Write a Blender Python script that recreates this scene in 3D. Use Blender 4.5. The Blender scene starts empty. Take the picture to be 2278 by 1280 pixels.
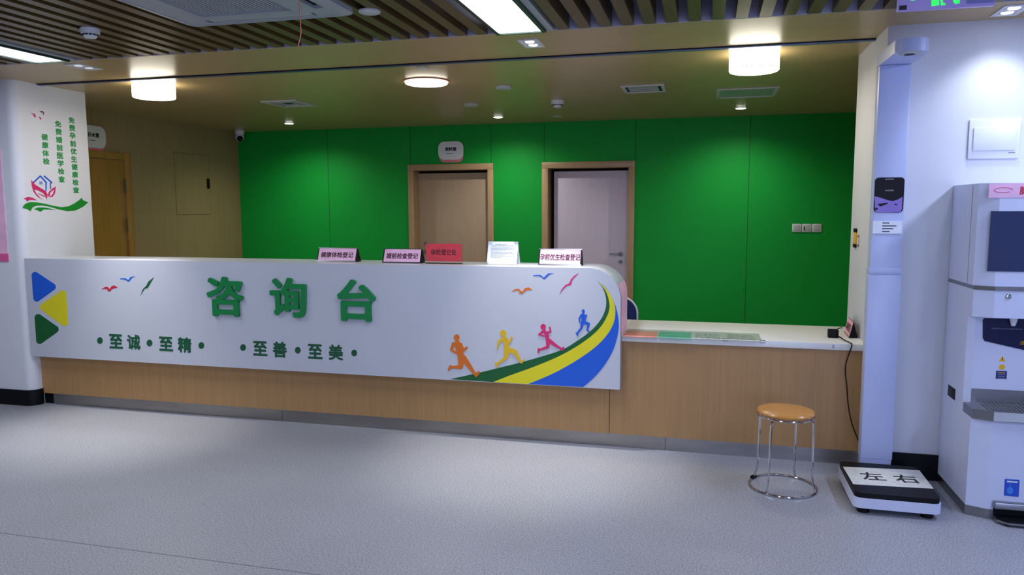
import bpy, bmesh, math, random
from mathutils import Vector, Matrix
from mathutils.geometry import tessellate_polygon
random.seed(7)
S = bpy.context.scene
C = S.collection

# ------------------------------------------------------------------ camera
F = 1665.69; YA = .253; PT = .1053; RO = -.0029; EYE = Vector((0, 0, 1.55))
FW = Vector((-math.sin(YA)*math.cos(PT), math.cos(YA)*math.cos(PT), -math.sin(PT)))
_r = FW.cross(Vector((0, 0, 1))).normalized(); _u = _r.cross(FW)
RT = _r*math.cos(RO)+_u*math.sin(RO); UP = -_r*math.sin(RO)+_u*math.cos(RO)
cd = bpy.data.cameras.new('camera'); cam = bpy.data.objects.new('camera', cd); C.objects.link(cam)
cd.sensor_width = 36; cd.lens = F*36/2278; cd.clip_start = .05
m = Matrix((RT, UP, -FW)).transposed().to_4x4(); m.translation = EYE; cam.matrix_world = m
S.camera = cam

def U(px, py, ax, v):
    """point of the place seen at a photo position, on the plane axis=v"""
    d = FW+RT*((px-1139)/F)-UP*((py-640)/F)
    return EYE+d*((v-EYE[ax])/d[ax])

# ------------------------------------------------------------------ world, exposure, hall lights
S.view_settings.view_transform = 'Standard'; S.view_settings.look = 'None'
S.view_settings.gamma = 1; S.view_settings.exposure = 0.0; S.view_settings.use_curve_mapping = False
w = bpy.data.worlds.new('world'); S.world = w; w.use_nodes = True
w.node_tree.nodes['Background'].inputs[0].default_value = (.6, .68, 1, 1)
w.node_tree.nodes['Background'].inputs[1].default_value = .05
COOL = (.74, .80, 1.0); WARM = (1.0, .90, .72); NEUT = (.95, .96, 1.0)
PANEL_E = 9.0; DRUM_E = 8.0; HALL_W = 26; SPOT_W = 230; DOWN_W = 50; DRUM_W = 7
def area(name, loc, sx, sy, watts, col, rot=(0, 0, 0)):
    l = bpy.data.lights.new(name, 'AREA'); l.shape = 'RECTANGLE'; l.size = sx; l.size_y = sy
    l.energy = watts; l.color = col
    o = bpy.data.objects.new(name, l); o.location = loc; o.rotation_euler = rot; C.objects.link(o); return o
for lx, ly in ((-4.25, 1.2), (-1.03, 1.2), (2.2, 1.2), (-1.03, -1.8), (2.2, -1.8), (-4.25, -1.8), (2.2, 3.6)):
    area('hall_panel_light', (lx, ly, 2.52), .24, 1.2, HALL_W*(1.5 if lx > 2 else .75 if lx > -2 else 1), (.55, .64, 1.0) if lx > 2 else COOL if lx > -2 else (.88, .90, 1.0))
area('hall_blue_fill', (1.6, -3.9, 1.6), 2.6, 1.6, 95, (.46, .56, 1.0), (math.radians(90), 0, 0))  # added blue fill behind the viewer for the right wall; no window there
def spot(loc, target, watts, col, ang=60, blend=.6, rad=.03):
    l = bpy.data.lights.new('spot_light', 'SPOT'); l.energy = watts; l.color = col
    l.spot_size = math.radians(ang); l.spot_blend = blend; l.shadow_soft_size = rad
    o = bpy.data.objects.new('spot_light', l); o.location = loc
    o.rotation_euler = (Vector(target)-Vector(loc)).to_track_quat('-Z', 'Y').to_euler(); C.objects.link(o)

# ------------------------------------------------------------------ main measures
ZC = 2.537; YP = 4.683; YR = 5.063; ZT = 1.174; ZB = .402; YW = 4.766
XL = -5.13; XR = .94; YPL = 4.675; YPR = 4.60; YBL = 5.38; YBR = 5.43
YSL = 4.23; YB = 8.596; XLW = -5.863; XRW = 1.62; ZL = .743; YLF = 4.745; YLR = 5.44
XPE = -.506

# ------------------------------------------------------------------ materials
def s2l(c): c = c/255; return c/12.92 if c <= .04045 else ((c+.055)/1.055)**2.4
def rgb(c): return (s2l(c[0]), s2l(c[1]), s2l(c[2]), 1)
def M(name, col, rough=.5, metal=0, var=.06, scale=12, bump=0, stretch=(1, 1, 1), emis=None, es=0, coat=0, bscale=None, col2=None):
    m = bpy.data.materials.new(name); m.use_nodes = True; nt = m.node_tree; b = nt.nodes['Principled BSDF']
    b.inputs['Roughness'].default_value = rough; b.inputs['Metallic'].default_value = metal
    tc = nt.nodes.new('ShaderNodeTexCoord'); mp = nt.nodes.new('ShaderNodeMapping'); mp.inputs['Scale'].default_value = stretch
    nt.links.new(tc.outputs['Object'], mp.inputs['Vector'])
    n = nt.nodes.new('ShaderNodeTexNoise'); n.inputs['Scale'].default_value = scale; n.inputs['Detail'].default_value = 5
    nt.links.new(mp.outputs[0], n.inputs['Vector'])
    r = nt.nodes.new('ShaderNodeValToRGB'); c = rgb(col)
    r.color_ramp.elements[0].position = .3; r.color_ramp.elements[1].position = .7
    c2 = rgb(col2) if col2 else tuple(min(1, x*(1+var)) for x in c[:3])+(1,)
    r.color_ramp.elements[0].color = tuple(x*(1-var) for x in c[:3])+(1,); r.color_ramp.elements[1].color = c2
    nt.links.new(n.outputs['Fac'], r.inputs[0]); nt.links.new(r.outputs[0], b.inputs['Base Color'])
    if bump:
        bp = nt.nodes.new('ShaderNodeBump'); bp.inputs['Strength'].default_value = bump; bp.inputs['Distance'].default_value = .002
        nn = n
        if bscale:
            nn = nt.nodes.new('ShaderNodeTexNoise'); nn.inputs['Scale'].default_value = bscale; nt.links.new(mp.outputs[0], nn.inputs['Vector'])
        nt.links.new(nn.outputs['Fac'], bp.inputs['Height']); nt.links.new(bp.outputs[0], b.inputs['Normal'])
    if coat: b.inputs['Coat Weight'].default_value = coat; b.inputs['Coat Roughness'].default_value = .15
    if emis: b.inputs['Emission Color'].default_value = rgb(emis) if max(emis) > 1 else tuple(emis)+(1,); b.inputs['Emission Strength'].default_value = es
    return m
white = M('white_laminate', (190, 194, 203), .35, var=.015, scale=3, coat=.2)
wallw = M('white_wall_paint', (214, 216, 222), .5, var=.015, scale=4)
beige = M('beige_ceiling_laminate', (184, 158, 112), .30, var=.05, scale=3, stretch=(.6, 8, 1))
slatm = M('walnut_slat', (94, 74, 40), .4, var=.22, scale=6, stretch=(6, .5, 6), bump=.1)
dark = M('dark_plenum_and_gap', (22, 18, 18), .9)
fascm = M('pale_fascia', (176, 174, 196), .6)
green = M('green_panel', (16, 158, 56), .55, var=.03, scale=2)
seamm = M('dark_seam', (10, 70, 28), .7)
tanw = M('tan_wall_laminate', (158, 136, 96), .45, var=.06, scale=4, stretch=(8, 8, .5))
wood = M('oak_laminate', (172, 132, 84), .42, var=.07, scale=9, stretch=(7, 7, .25), bump=.05)
woodd = M('oak_door', (172, 128, 58), .4, var=.12, scale=8, stretch=(6, 6, .3))
frame = M('tan_door_frame', (178, 146, 106), .4, var=.08, scale=8, stretch=(6, 6, .4))
leafb = M('brown_door_leaf', (178, 154, 126), .45, var=.05, scale=8, stretch=(8, 8, .3))
leafg = M('grey_door_leaf', (208, 196, 214), .4, var=.04, scale=8, stretch=(8, 8, .3))
kick = M('kick_steel', (160, 156, 152), .32, 1, var=.12, scale=3, stretch=(1, 1, 6))
steel = M('brushed_steel', (150, 150, 152), .28, 1, var=.1, scale=30, stretch=(.3, 1, 8))
chrome = M('chrome', (205, 205, 210), .12, 1, var=.03)
black = M('black_plastic', (12, 12, 16), .45)
blackm = M('black_skirting', (10, 10, 15), .4, var=.2)
for m_ in (black, blackm, green): m_.node_tree.nodes['Principled BSDF'].inputs['Specular IOR Level'].default_value = .2
seamw = M('brown_seam', (74, 52, 28), .7)
greyp = M('grey_plastic', (186, 190, 194), .5)
whitep = M('white_plastic', (224, 226, 230), .35, var=.02)
ledm = M('led_diffuser', (240, 244, 250), .4, emis=(.90, .95, 1.0), es=PANEL_E)
drumm = M('lamp_diffuser', (250, 246, 236), .4, emis=(1.0, .93, .78), es=DRUM_E)
spotm = M('downlight_lens', (250, 246, 236), .4, emis=(1.0, .95, .85), es=25)
twinm = M('spot_lens', (240, 240, 240), .4, emis=(.95, .97, 1.0), es=4)
twind = M('spot_lens_dim', (200, 200, 200), .4, emis=(.95, .97, 1.0), es=.5)
ledfr = M('dark_green_frame', (16, 50, 40), .4)
pinkl = M('pink_card', (236, 186, 214), .5, var=.1, scale=8)
pinkd = M('deep_pink', (222, 92, 150), .5)
pinks = M('pink_rose', (226, 128, 140), .5)
redc = M('red_card', (214, 66, 78), .35)
ink = M('black_ink', (26, 20, 24), .6)
plum = M('plum_ink', (70, 16, 44), .6)
redink = M('red_ink', (200, 22, 60), .5)
greyink = M('grey_ink', (120, 128, 150), .7)
paper = M('white_paper', (232, 238, 246), .6)
coral = M('coral_paper', (232, 150, 130), .55, var=.18, scale=30, stretch=(1, 8, 1))
teal = M('teal_paper', (112, 196, 164), .55, var=.18, scale=30, stretch=(1, 8, 1))
docs = M('printed_paper', (222, 226, 212), .55, var=.06)
gl = M('letter_green', (20, 128, 66), .3, var=.05)
gd = M('motto_green', (10, 82, 50), .5)
gp = M('pillar_green', (46, 142, 76), .5)
cblue = M('decal_blue', (22, 88, 200), .45, var=.02)
cyel = M('decal_yellow', (216, 206, 28), .45, var=.02)
cgrn = M('decal_dark_green', (10, 88, 40), .45, var=.04)
corg = M('decal_orange', (206, 106, 30), .45, var=.04)
cgold = M('decal_gold', (216, 176, 32), .45, var=.04)
cpink = M('decal_crimson', (204, 42, 104), .45, var=.04)
cgrn2 = M('decal_green', (20, 136, 40), .45, var=.04)
navy = M('navy_fabric', (18, 34, 92), .8, bump=.3, scale=80)
navyp = M('navy_panel', (18, 22, 66), .2)
screen = M('slate_screen', (48, 58, 92), .15, var=.03)
yelm = M('warning_yellow', (228, 178, 30), .5)
acg = M('ac_grille', (92, 97, 101), .5)
acw = M('ac_white', (168, 174, 178), .4)
ven = M('vent_white', (196, 200, 196), .5)
ventg = M('pale_green_plate', (150, 176, 152), .5)
lav = M('pale_blue_enamel', (186, 196, 232), .35, var=.015)
lav2 = M('dispenser_enamel', (206, 212, 234), .35, var=.015)
seatm = M('varnished_seat', (196, 138, 66), .25, var=.1, scale=7, stretch=(1, 5, 1), coat=.5)
purp = M('exit_body', (118, 108, 170), .4, emis=(.16, .13, .40), es=.55)
exg = M('exit_green', (40, 230, 80), .4, emis=(.03, .9, .12), es=1.1)
wirem = M('red_wire', (214, 110, 92), .5)
lilac = M('lilac_plastic', (128, 100, 190), .3)
def floor_mat():
    m = bpy.data.materials.new('speckled_grey_vinyl'); m.use_nodes = True; nt = m.node_tree; b = nt.nodes['Principled BSDF']
    tc = nt.nodes.new('ShaderNodeTexCoord')
    def noise(sc, det): 
        n = nt.nodes.new('ShaderNodeTexNoise'); n.inputs['Scale'].default_value = sc; n.inputs['Detail'].default_value = det
        nt.links.new(tc.outputs['Object'], n.inputs['Vector']); return n
    a = noise(130, 5); c = noise(1.2, 3)
    r = nt.nodes.new('ShaderNodeValToRGB'); r.color_ramp.elements[0].position = .36; r.color_ramp.elements[1].position = .64
    r.color_ramp.elements[0].color = rgb((134, 137, 144)); r.color_ramp.elements[1].color = rgb((184, 186, 191))
    nt.links.new(a.outputs['Fac'], r.inputs[0])
    mx = nt.nodes.new('ShaderNodeMixRGB'); mx.blend_type = 'MULTIPLY'; mx.inputs[0].default_value = .25
    nt.links.new(r.outputs[0], mx.inputs[1]); nt.links.new(c.outputs['Fac'], mx.inputs[2]); nt.links.new(mx.outputs[0], b.inputs['Base Color'])
    b.inputs['Roughness'].default_value = .38
    bp = nt.nodes.new('ShaderNodeBump'); bp.inputs['Strength'].default_value = .12; bp.inputs['Distance'].default_value = .001
    nt.links.new(a.outputs['Fac'], bp.inputs['Height']); nt.links.new(bp.outputs[0], b.inputs['Normal'])
    return m
floorm = floor_mat()
beige.node_tree.nodes['Principled BSDF'].inputs['Specular IOR Level'].default_value = .38
def glass_mat():
    m = bpy.data.materials.new('clear_acrylic'); m.use_nodes = True; b = m.node_tree.nodes['Principled BSDF']
    b.inputs['Base Color'].default_value = (.92, .97, .95, 1); b.inputs['Roughness'].default_value = .05
    b.inputs['Transmission Weight'].default_value = 1; b.inputs['IOR'].default_value = 1.04
    n = m.node_tree.nodes.new('ShaderNodeTexNoise'); n.inputs['Scale'].default_value = 3
    return m
acryl = glass_mat()

# ------------------------------------------------------------------ mesh helpers
def box(bm, lo, hi, bev=0, seg=2):
    r = bmesh.ops.create_cube(bm, size=1)
    vs = r['verts']; lo = Vector(lo); hi = Vector(hi)
    for v in vs: v.co = Vector(((lo[i]+hi[i])/2+v.co[i]*(hi[i]-lo[i]) for i in range(3)))
    if bev:
        es = list({e for v in vs for e in v.link_edges})
        bmesh.ops.bevel(bm, geom=es, offset=bev, segments=seg, affect='EDGES', profile=.5)
def prism(bm, poly, d):
    """poly: planar list of Vectors, extruded by vector d"""
    d = Vector(d); n = len(poly); a = [bm.verts.new(p) for p in poly]; b = [bm.verts.new(p+d) for p in poly]
    for t in tessellate_polygon([poly]):
        bm.faces.new([a[i] for i in t]); bm.faces.new([b[i] for i in reversed(t)])
    for i in range(n):
        j = (i+1) % n; bm.faces.new((a[i], a[j], b[j], b[i]))
def lathe(bm, prof, c, seg=32, axis='Z', ry=1.0):
    """prof: list of (radius, height)"""
    rings = []
    for r_, h in prof:
        ring = []
        for i in range(seg):
            a = 2*math.pi*i/seg; x = r_*math.cos(a); y = r_*math.sin(a)*ry
            p = {'Z': (x, y, h), 'Y': (x, h, y), 'X': (h, x, y)}[axis]
            ring.append(bm.verts.new(Vector(p)+Vector(c)))
        rings.append(ring)
    for a, b in zip(rings, rings[1:]):
        for i in range(seg):
            j = (i+1) % seg; bm.faces.new((a[i], a[j], b[j], b[i]))
    bm.faces.new(rings[0][::-1]); bm.faces.new(rings[-1])
def catmull(pts, n=6, closed=False):
    out = []; k = len(pts); rng = range(k if closed else k-1)
    g = (lambda i: pts[i % k]) if closed else (lambda i: pts[max(0, min(k-1, i))])
    for i in rng:
        p0, p1, p2, p3 = g(i-1), g(i), g(i+1), g(i+2)
        for s in range(n):
            t = s/n
            out.append(tuple(.5*((2*p1[q])+(-p0[q]+p2[q])*t+(2*p0[q]-5*p1[q]+4*p2[q]-p3[q])*t*t+(-p0[q]+3*p1[q]-3*p2[q]+p3[q])*t**3) for q in range(len(p1))))
    if not closed: out.append(tuple(pts[-1]))
    return out
def tube(bm, pts, r, seg=10, closed=False):
    pts = [Vector(p) for p in pts]; n = len(pts); rings = []
    up = Vector((0, 0, 1))
    prev = None
    for i, p in enumerate(pts):
        if closed: t = (pts[(i+1) % n]-pts[i-1]).normalized()
        else: t = (pts[min(i+1, n-1)]-pts[max(i-1, 0)]).normalized()
        if prev is None:
            a = t.cross(up); a = a.normalized() if a.length > .1 else t.cross(Vector((1, 0, 0))).normalized()
        else:
            a = (prev-t*prev.dot(t)).normalized()
        prev = a; b = t.cross(a)
        rings.append([bm.verts.new(p+(a*math.cos(2*math.pi*k/seg)+b*math.sin(2*math.pi*k/seg))*r) for k in range(seg)])
    pr = list(zip(rings, rings[1:]))
    if closed: pr.append((rings[-1], rings[0]))
    for A, B in pr:
        for k in range(seg):
            j = (k+1) % seg; bm.faces.new((A[k], A[j], B[j], B[k]))
    if not closed: bm.faces.new(rings[0][::-1]); bm.faces.new(rings[-1])
def base_of(o):
    b = Vector((0, 0, 0)); q = o
    while q is not None: b += q.location; q = q.parent
    return b
def part(name, bm, mat, parent=None, label=None, loc=None, smooth=True):
    me = bpy.data.meshes.new(name)
    bmesh.ops.recalc_face_normals(bm, faces=bm.faces[:])
    if parent is not None: off = base_of(parent)
    elif loc is not None: off = Vector(loc)
    else:
        off = Vector((0, 0, 0))
        if len(bm.verts):
            xs = [v.co for v in bm.verts]
            off = Vector(((min(c.x for c in xs)+max(c.x for c in xs))/2, (min(c.y for c in xs)+max(c.y for c in xs))/2, min(c.z for c in xs)))
    bmesh.ops.translate(bm, verts=bm.verts[:], vec=-off)
    bm.to_mesh(me); bm.free()
    if smooth:
        for p in me.polygons: p.use_smooth = True
        me.set_sharp_from_angle(angle=math.radians(35))
    me.materials.append(mat)
    o = bpy.data.objects.new(name, me); C.objects.link(o)
    if parent is not None: o.parent = parent
    else: o.location = off
    if label: o['label'] = label
    return o
def P(name, mat, parent=None, boxes=(), bev=0, label=None):
    bm = bmesh.new()
    for lo, hi in boxes: box(bm, lo, hi, bev)
    return part(name, bm, mat, parent, label)
def thing(name, label, cat, loc, group=None):
    o = bpy.data.objects.new(name, None); o.empty_display_size = .1; C.objects.link(o); o.location = loc
    o['label'] = label; o['category'] = cat
    if group: o['group'] = group
    return o
def tag(o, label, cat, group=None):
    o['label'] = label; o['category'] = cat
    if group: o['group'] = group
    return o
def struct(o, label=None):
    o['kind'] = 'structure'
    if label: o['label'] = label
    return o
NORM = {0: Vector((1, 0, 0)), 1: Vector((0, -1, 0)), 2: Vector((0, 0, 1))}
def decal(name, shapes, plane, mat, parent, t=.0012, tr=(0, 0, 1), smooth=False, off=0):
    """flat vinyl shapes; each is a list of photo points mapped onto the wall plane (axis, value)"""
    ax, v = plane; bm = bmesh.new(); n = NORM[ax]
    for k, pts in enumerate(shapes):
        if smooth: pts = catmull(pts, 4, True)
        poly = [U(tr[0]+x/tr[2], tr[1]+y/tr[2], ax, v)+n*off for x, y in pts]
        prism(bm, poly, n*(t+k*.00005))
    return part(name, bm, mat, parent, smooth=False)
def circ(x, y, r, ry=None, n=20):
    ry = ry or r; return [(x+r*math.cos(2*math.pi*i/n), y+ry*math.sin(2*math.pi*i/n)) for i in range(n)]
def limb(*k):
    """tapered limb outline pieces through joints (x, y, r)"""
    out = []
    for (x1, y1, r1), (x2, y2, r2) in zip(k, k[1:]):
        r1 *= 1.12; r2 *= 1.12
        dx, dy = x2-x1, y2-y1; L = math.hypot(dx, dy) or 1; nx, ny = -dy/L, dx/L
        a0 = math.atan2(ny, nx); pts = []
        for i in range(9): a = a0+math.pi*i/8; pts.append((x1+r1*math.cos(a), y1+r1*math.sin(a)))
        for i in range(9): a = a0+math.pi+math.pi*i/8; pts.append((x2+r2*math.cos(a), y2+r2*math.sin(a)))
        out.append(pts)
    return out
def roundpoly(V, r, n=6):
    out = []; k = len(V)
    for i in range(k):
        p = Vector(V[i]); a = (Vector(V[i-1])-p).normalized(); b = (Vector(V[(i+1) % k])-p).normalized()
        ang = a.angle(b); d = r/math.tan(ang/2); c = p+(a+b).normalized()*(r/math.sin(ang/2))
        s = p+a*d-c; e = p+b*d-c; t0 = math.atan2(s.y, s.x); t1 = math.atan2(e.y, e.x)
        dt = (t1-t0+math.pi) % (2*math.pi)-math.pi
        for j in range(n+1): t = t0+dt*j/n; out.append((c.x+r*math.cos(t), c.y+r*math.sin(t)))
    return out
def text_mesh(s, ext=.5, spacing=1.0):
    cu = bpy.data.curves.new('t', 'FONT'); cu.body = s; cu.extrude = ext; cu.size = 1
    cu.space_character = spacing; cu.resolution_u = 3
    ob = bpy.data.objects.new('t', cu); me = bpy.data.meshes.new_from_object(ob)
    bm = bmesh.new(); bm.from_mesh(me); bpy.data.objects.remove(ob); bpy.data.curves.remove(cu); bpy.data.meshes.remove(me)
    return bm
def text(name, s, org, ux, uy, wdt, hgt, mat, parent, bold=.02, t=.0012, off=0, merge=None, label=None):
    """lettering centred at org, reading along ux, upright along uy, fitted to wdt x hgt, t thick"""
    bm = text_mesh(s)
    if not bm.verts: bm.free(); return None
    xs = [v.co.x for v in bm.verts]; ys = [v.co.y for v in bm.verts]
    x0, x1, y0, y1 = min(xs), max(xs), min(ys), max(ys); ux = Vector(ux).normalized(); uy = Vector(uy).normalized(); n = ux.cross(uy)
    # heavier weight: the glyph outline is swept a little in eight directions
    base = [v.co.copy() for v in bm.verts]; me = bpy.data.meshes.new('t'); bm.to_mesh(me); bm.clear()
    dirs = [(0, 0)]+([(a*bold*k, b*bold*k) for a, b, k in ((1, 0, 1), (-1, 0, 1), (0, 1, 1), (0, -1, 1), (1, 1, .8), (-1, 1, .8), (1, -1, .8), (-1, -1, .8))] if bold > 0 else [])
    W0 = x1-x0+2*bold; H0 = y1-y0+2*bold
    for k, (dx, dy) in enumerate(dirs):
        bm.from_mesh(me); bm.verts.ensure_lookup_table(); nb = len(base)
        for i in range(nb):
            c = base[i]; v = bm.verts[k*nb+i]
            v.co = Vector(org)+ux*((c.x+dx-(x0+x1)/2)/W0*wdt)+uy*((c.y+dy-(y0+y1)/2)/H0*hgt)+n*(off+(c.z+.5)*t+k*.00004)
    bpy.data.meshes.remove(me)
    if merge is not None:
        me = bpy.data.meshes.new('t'); bm.to_mesh(me); bm.free(); merge.from_mesh(me); bpy.data.meshes.remove(me); return None
    return part(name, bm, mat, parent, smooth=False, label=label)
def text_px(name, s, x0, x1, y0, y1, plane, mat, parent, **k):
    ax, v = plane
    c = U((x0+x1)/2, (y0+y1)/2, ax, v)
    a = U(x0, (y0+y1)/2, ax, v); b = U(x1, (y0+y1)/2, ax, v); d = U((x0+x1)/2, y1, ax, v); e = U((x0+x1)/2, y0, ax, v)
    ux = Vector((1, 0, 0)) if ax == 1 else Vector((0, 1, 0))
    wd = abs((b-a).dot(ux)); hg = abs((e-d).z)
    return text(name, s, c, ux, (0, 0, 1), wd, hg, mat, parent, **k)

# ------------------------------------------------------------------ room shell
ZTOP = 2.9
struct(P('floor', floorm, None, [((-9, -4, -.1), (5, 9.2, 0))]))
bm = bmesh.new(); box(bm, (-9, 2.736, .0), (5, 2.741, .0006)); None
struct(part('trim_1', bm, M('floor_seam', (112, 114, 122), .6)))
struct(P('ceiling', beige, None, [((-9, YSL, ZC), (5, 9.0, ZC+.08))]))
struct(P('ceiling_plenum', dark, None, [((-9, -4, ZTOP-.02), (5, YSL-.012, ZTOP+.05))]))
struct(P('ceiling_fascia', fascm, None, [((-9, YSL-.012, ZC+.001), (5, YSL, ZTOP-.02))]))
LEDS = ((-4.25, 2.98, 4.2), (-1.03, 3.0, 4.215))
bm = bmesh.new(); k = 0; x = .124+.118*3-.118*70
while x < 3.3:
    segs = [(-3.9, YSL-.012)]
    for lx, a, b in LEDS:
        if abs(x+.03-lx) < .19: segs = [(-3.9, a-.05)]
    for a, b in segs: box(bm, (x, a, ZC), (x+.062, b, ZC+.1))
    x += .118
struct(part('ceiling_slats', bm, slatm, smooth=False), 'walnut slats running away from the camera')
# track across the ceiling above the desk
bm = bmesh.new(); box(bm, (XL, 4.915, ZC-.012), (XR, 4.945, ZC)); o = struct(part('trim_2', bm, M('aluminium_track', (120, 132, 156), .35, .6)))
P('channel', black, o, [((XL, 4.902, ZC-.006), (XR, 4.914, ZC))])
# left front wall with rounded corner
bm = bmesh.new(); rr = .07
pts = [Vector((-9, YPL, 0)), Vector((XL-rr, YPL, 0))]
pts += [Vector((XL-rr+rr*math.sin(a), YPL+rr-rr*math.cos(a), 0)) for a in [math.pi/2*i/8 for i in range(1, 9)]]
pts += [Vector((XL, YBL, 0)), Vector((-9, YBL, 0))]
prism(bm, pts, (0, 0, ZC)); wl = struct(part('wall_front_left', bm, wallw))
bm = bmesh.new(); e = .012
pts2 = [Vector((-9, YPL-e, 0)), Vector((XL-rr, YPL-e, 0))]+[Vector((XL-rr+(rr+e)*math.sin(a), YPL+rr-(rr+e)*math.cos(a), 0)) for a in [math.pi/2*i/8 for i in range(1, 9)]]+[Vector((XL+e, YW-.002, 0)), Vector((XL, YW-.002, 0)), Vector((XL, YPL+rr, 0)), Vector((-9, YPL+rr, 0))]
prism(bm, pts2, (0, 0, .125)); struct(part('baseboard_left', bm, blackm))
P_r = struct(P('wall_front_right', wallw, None, [((XR, YPR, 0), (5, YBR, ZC))]))
struct(P('baseboard_right', blackm, None, [((1.06, YPR-.012, 0), (5, YPR, .15))]))
struct(P('wall_left', tanw, None, [((XLW-.15, YBL, 0), (XLW, 9.0, ZC))]))
struct(P('wall_right', tanw, None, [((XRW, YBR, 0), (XRW+.15, 9.0, ZC))]))
# back wall with door openings
D1 = (-3.521, -2.442); D2 = (-1.857, -.788); ZD = 2.081; fw_ = .072
bm = bmesh.new()
box(bm, (XLW, YB, 0), (D1[0]+.02, YB+.2, ZC)); box(bm, (D1[1]-.02, YB, 0), (D2[0]+.02, YB+.2, ZC)); box(bm, (D2[1]-.02, YB, 0), (XRW, YB+.2, ZC))
box(bm, (D1[0]+.02, YB, ZD-.02), (D1[1]-.02, YB+.2, ZC)); box(bm, (D2[0]+.02, YB, ZD-.02), (D2[1]-.02, YB+.2, ZC))
wb = struct(part('wall_back', bm, green, smooth=False))
bm = bmesh.new()
for sx in (-4.593, -3.491, -2.473, -1.831, -.787, .439, 1.5):
    z0 = ZD if sx in (-3.491, -2.473, -1.831, -.787) else 0
    box(bm, (sx-.003, YB-.001, z0), (sx+.003, YB+.001, ZC))
part('panel_seam', bm, seamm, wb, smooth=False)
for i, (a, b) in enumerate((D1, D2)):
    lm = (leafb, leafg)[i]
    bm = bmesh.new(); box(bm, (a+fw_+(.0, .045)[i], YB+.12, 0), (b-fw_+(0, .02)[i], YB+.16, ZD-fw_-.03), .003)
    d = struct(part('door_%d' % (i+1), bm, lm))
    bm = bmesh.new()
    box(bm, (a, YB-.02, 0), (a+fw_, YB+.0, ZD-fw_), .004); box(bm, (b-fw_, YB-.02, 0), (b, YB, ZD-fw_), .004); box(bm, (a, YB-.02, ZD-fw_), (b, YB, ZD), .004)
    box(bm, (a+.02, YB, 0), (a+fw_, YB+.2, ZD-fw_)); box(bm, (b-fw_, YB, 0), (b-.02, YB+.2, ZD-fw_)); box(bm, (a+fw_, YB, ZD-fw_), (b-fw_, YB+.2, ZD-.02))
    part('door_frame', bm, frame, d)
    hx = a+fw_+.09 if i == 0 else b-fw_-.09; sg = 1 if i == 0 else -1
    bm = bmesh.new(); lathe(bm, [(.026, 0), (.026, -.01)], (hx, YB+.12, 1.02), 20, 'Y')
    tube(bm, [(hx, YB+.118, 1.02), (hx, YB+.075, 1.02), (hx+sg*.02, YB+.07, 1.02), (hx+sg*.12, YB+.07, 1.02)], .009)
    lathe(bm, [(.02, 0), (.02, -.008)], (hx, YB+.12, 1.12 if i == 0 else .93), 16, 'Y')
    part('door_handle', bm, steel, d)
P('wall_return', tanw) if False else None
# dark sheet behind the doors, its colour standing in for shade in the gaps
struct(P('wall_rear_backing', dark, None, [((XLW, YB+.2, 0), (XRW, YB+.24, ZC))]))
# left wall door and cabinet hatch
bm = bmesh.new(); box(bm, (XLW, 5.66, 0), (XLW+.008, 6.56, 2.05), .002); d3 = struct(part('door_3', bm, woodd))
bm = bmesh.new()
box(bm, (XLW, 6.585, 0), (XLW+.03, 6.665, 2.13), .004); box(bm, (XLW, 5.56, 0), (XLW+.03, 5.64, 2.13), .004); box(bm, (XLW, 5.64, 2.06), (XLW+.03, 6.585, 2.13), .004)
part('door_frame', bm, woodd, d3)
for z0 in (1.72, 1.32):
    bm = bmesh.new(); tube(bm, [(XLW+.03, 6.575, z0), (XLW+.03, 6.575, z0+.14)], .009, 8); part('hinge', bm, chrome, d3)
bm = bmesh.new(); y0, y1, z0, z1 = 7.37, 7.99, 1.487, 2.2; g = .004
for lo, hi in (((y0, z0), (y1, z0+g)), ((y0, z1-g), (y1, z1)), ((y0, z0), (y0+g, z1)), ((y1-g, z0), (y1, z1))):
    box(bm, (XLW-.001, lo[0], lo[1]), (XLW+.001, hi[0], hi[1]))
hatch = thing('wall_hatch', 'tan flush access hatch in the left wall with black handle', 'access panel', (XLW, 7.68, z0))
part('gap', bm, seamw, hatch, smooth=False); P('panel', tanw, hatch, [((XLW, y0+g, z0+g), (XLW+.0012, y1-g, z1-g))])
P('handle', black, hatch, [((XLW+.001, 7.93, 1.80), (XLW+.02, 7.962, 1.92))], .003)
# outer hall walls behind and beside the viewer
struct(P('wall_hall_rear', wallw, None, [((-9, -4.1, 0), (5, -4, ZTOP))]))
struct(P('wall_hall_left', wallw, None, [((-9.1, -4, 0), (-9, YPL, ZTOP))]))
struct(P('wall_hall_right', wallw, None, [((5, -4, 0), (5.1, YPR, ZTOP))]))

# ------------------------------------------------------------------ wall graphics on the left pillar side
LP = (0, XL); T = (30, 230, 4.925)
for s, (xa, ya), (xb, yb), ch in (('免费孕前优生健康检查', (159, 267.5), (169.2, 423), 14), ('免费婚前医学检查', (128.5, 275.7), (137.6, 398.8), 14), ('健康体检', (98.8, 305), (103, 359), 14)):
    bm = bmesh.new(); a = U(xa, ya, *LP); b = U(xb, yb, *LP); yy = (a.y+b.y)/2; n = len(s)
    step = (a.z-b.z)/(n-1)
    for i, c in enumerate(s):
        text('t', c, (XL, yy, a.z-step*i), (0, 1, 0), (0, 0, 1), .062, step*.80, gp, None, bold=.035, merge=bm)
    part('lettering', bm, gp, wl, smooth=False)
decal('ribbon', [[(97,1140),(130,1100),(180,1083),(250,1085),(340,1100),(430,1122),(520,1138),(600,1130),(670,1095),(720,1060),(745,1037),(765,1065),(820,1085),(760,1135),(680,1175),(590,1182),(500,1165),(400,1135),(320,1120),(250,1122),(210,1140),(185,1185),(150,1160)],
    [(220,1160),(270,1140),(340,1142),(410,1155),(470,1170),(400,1165),(330,1165),(295,1190),(265,1175)]], LP, cgrn2, wl, tr=T)
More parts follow.
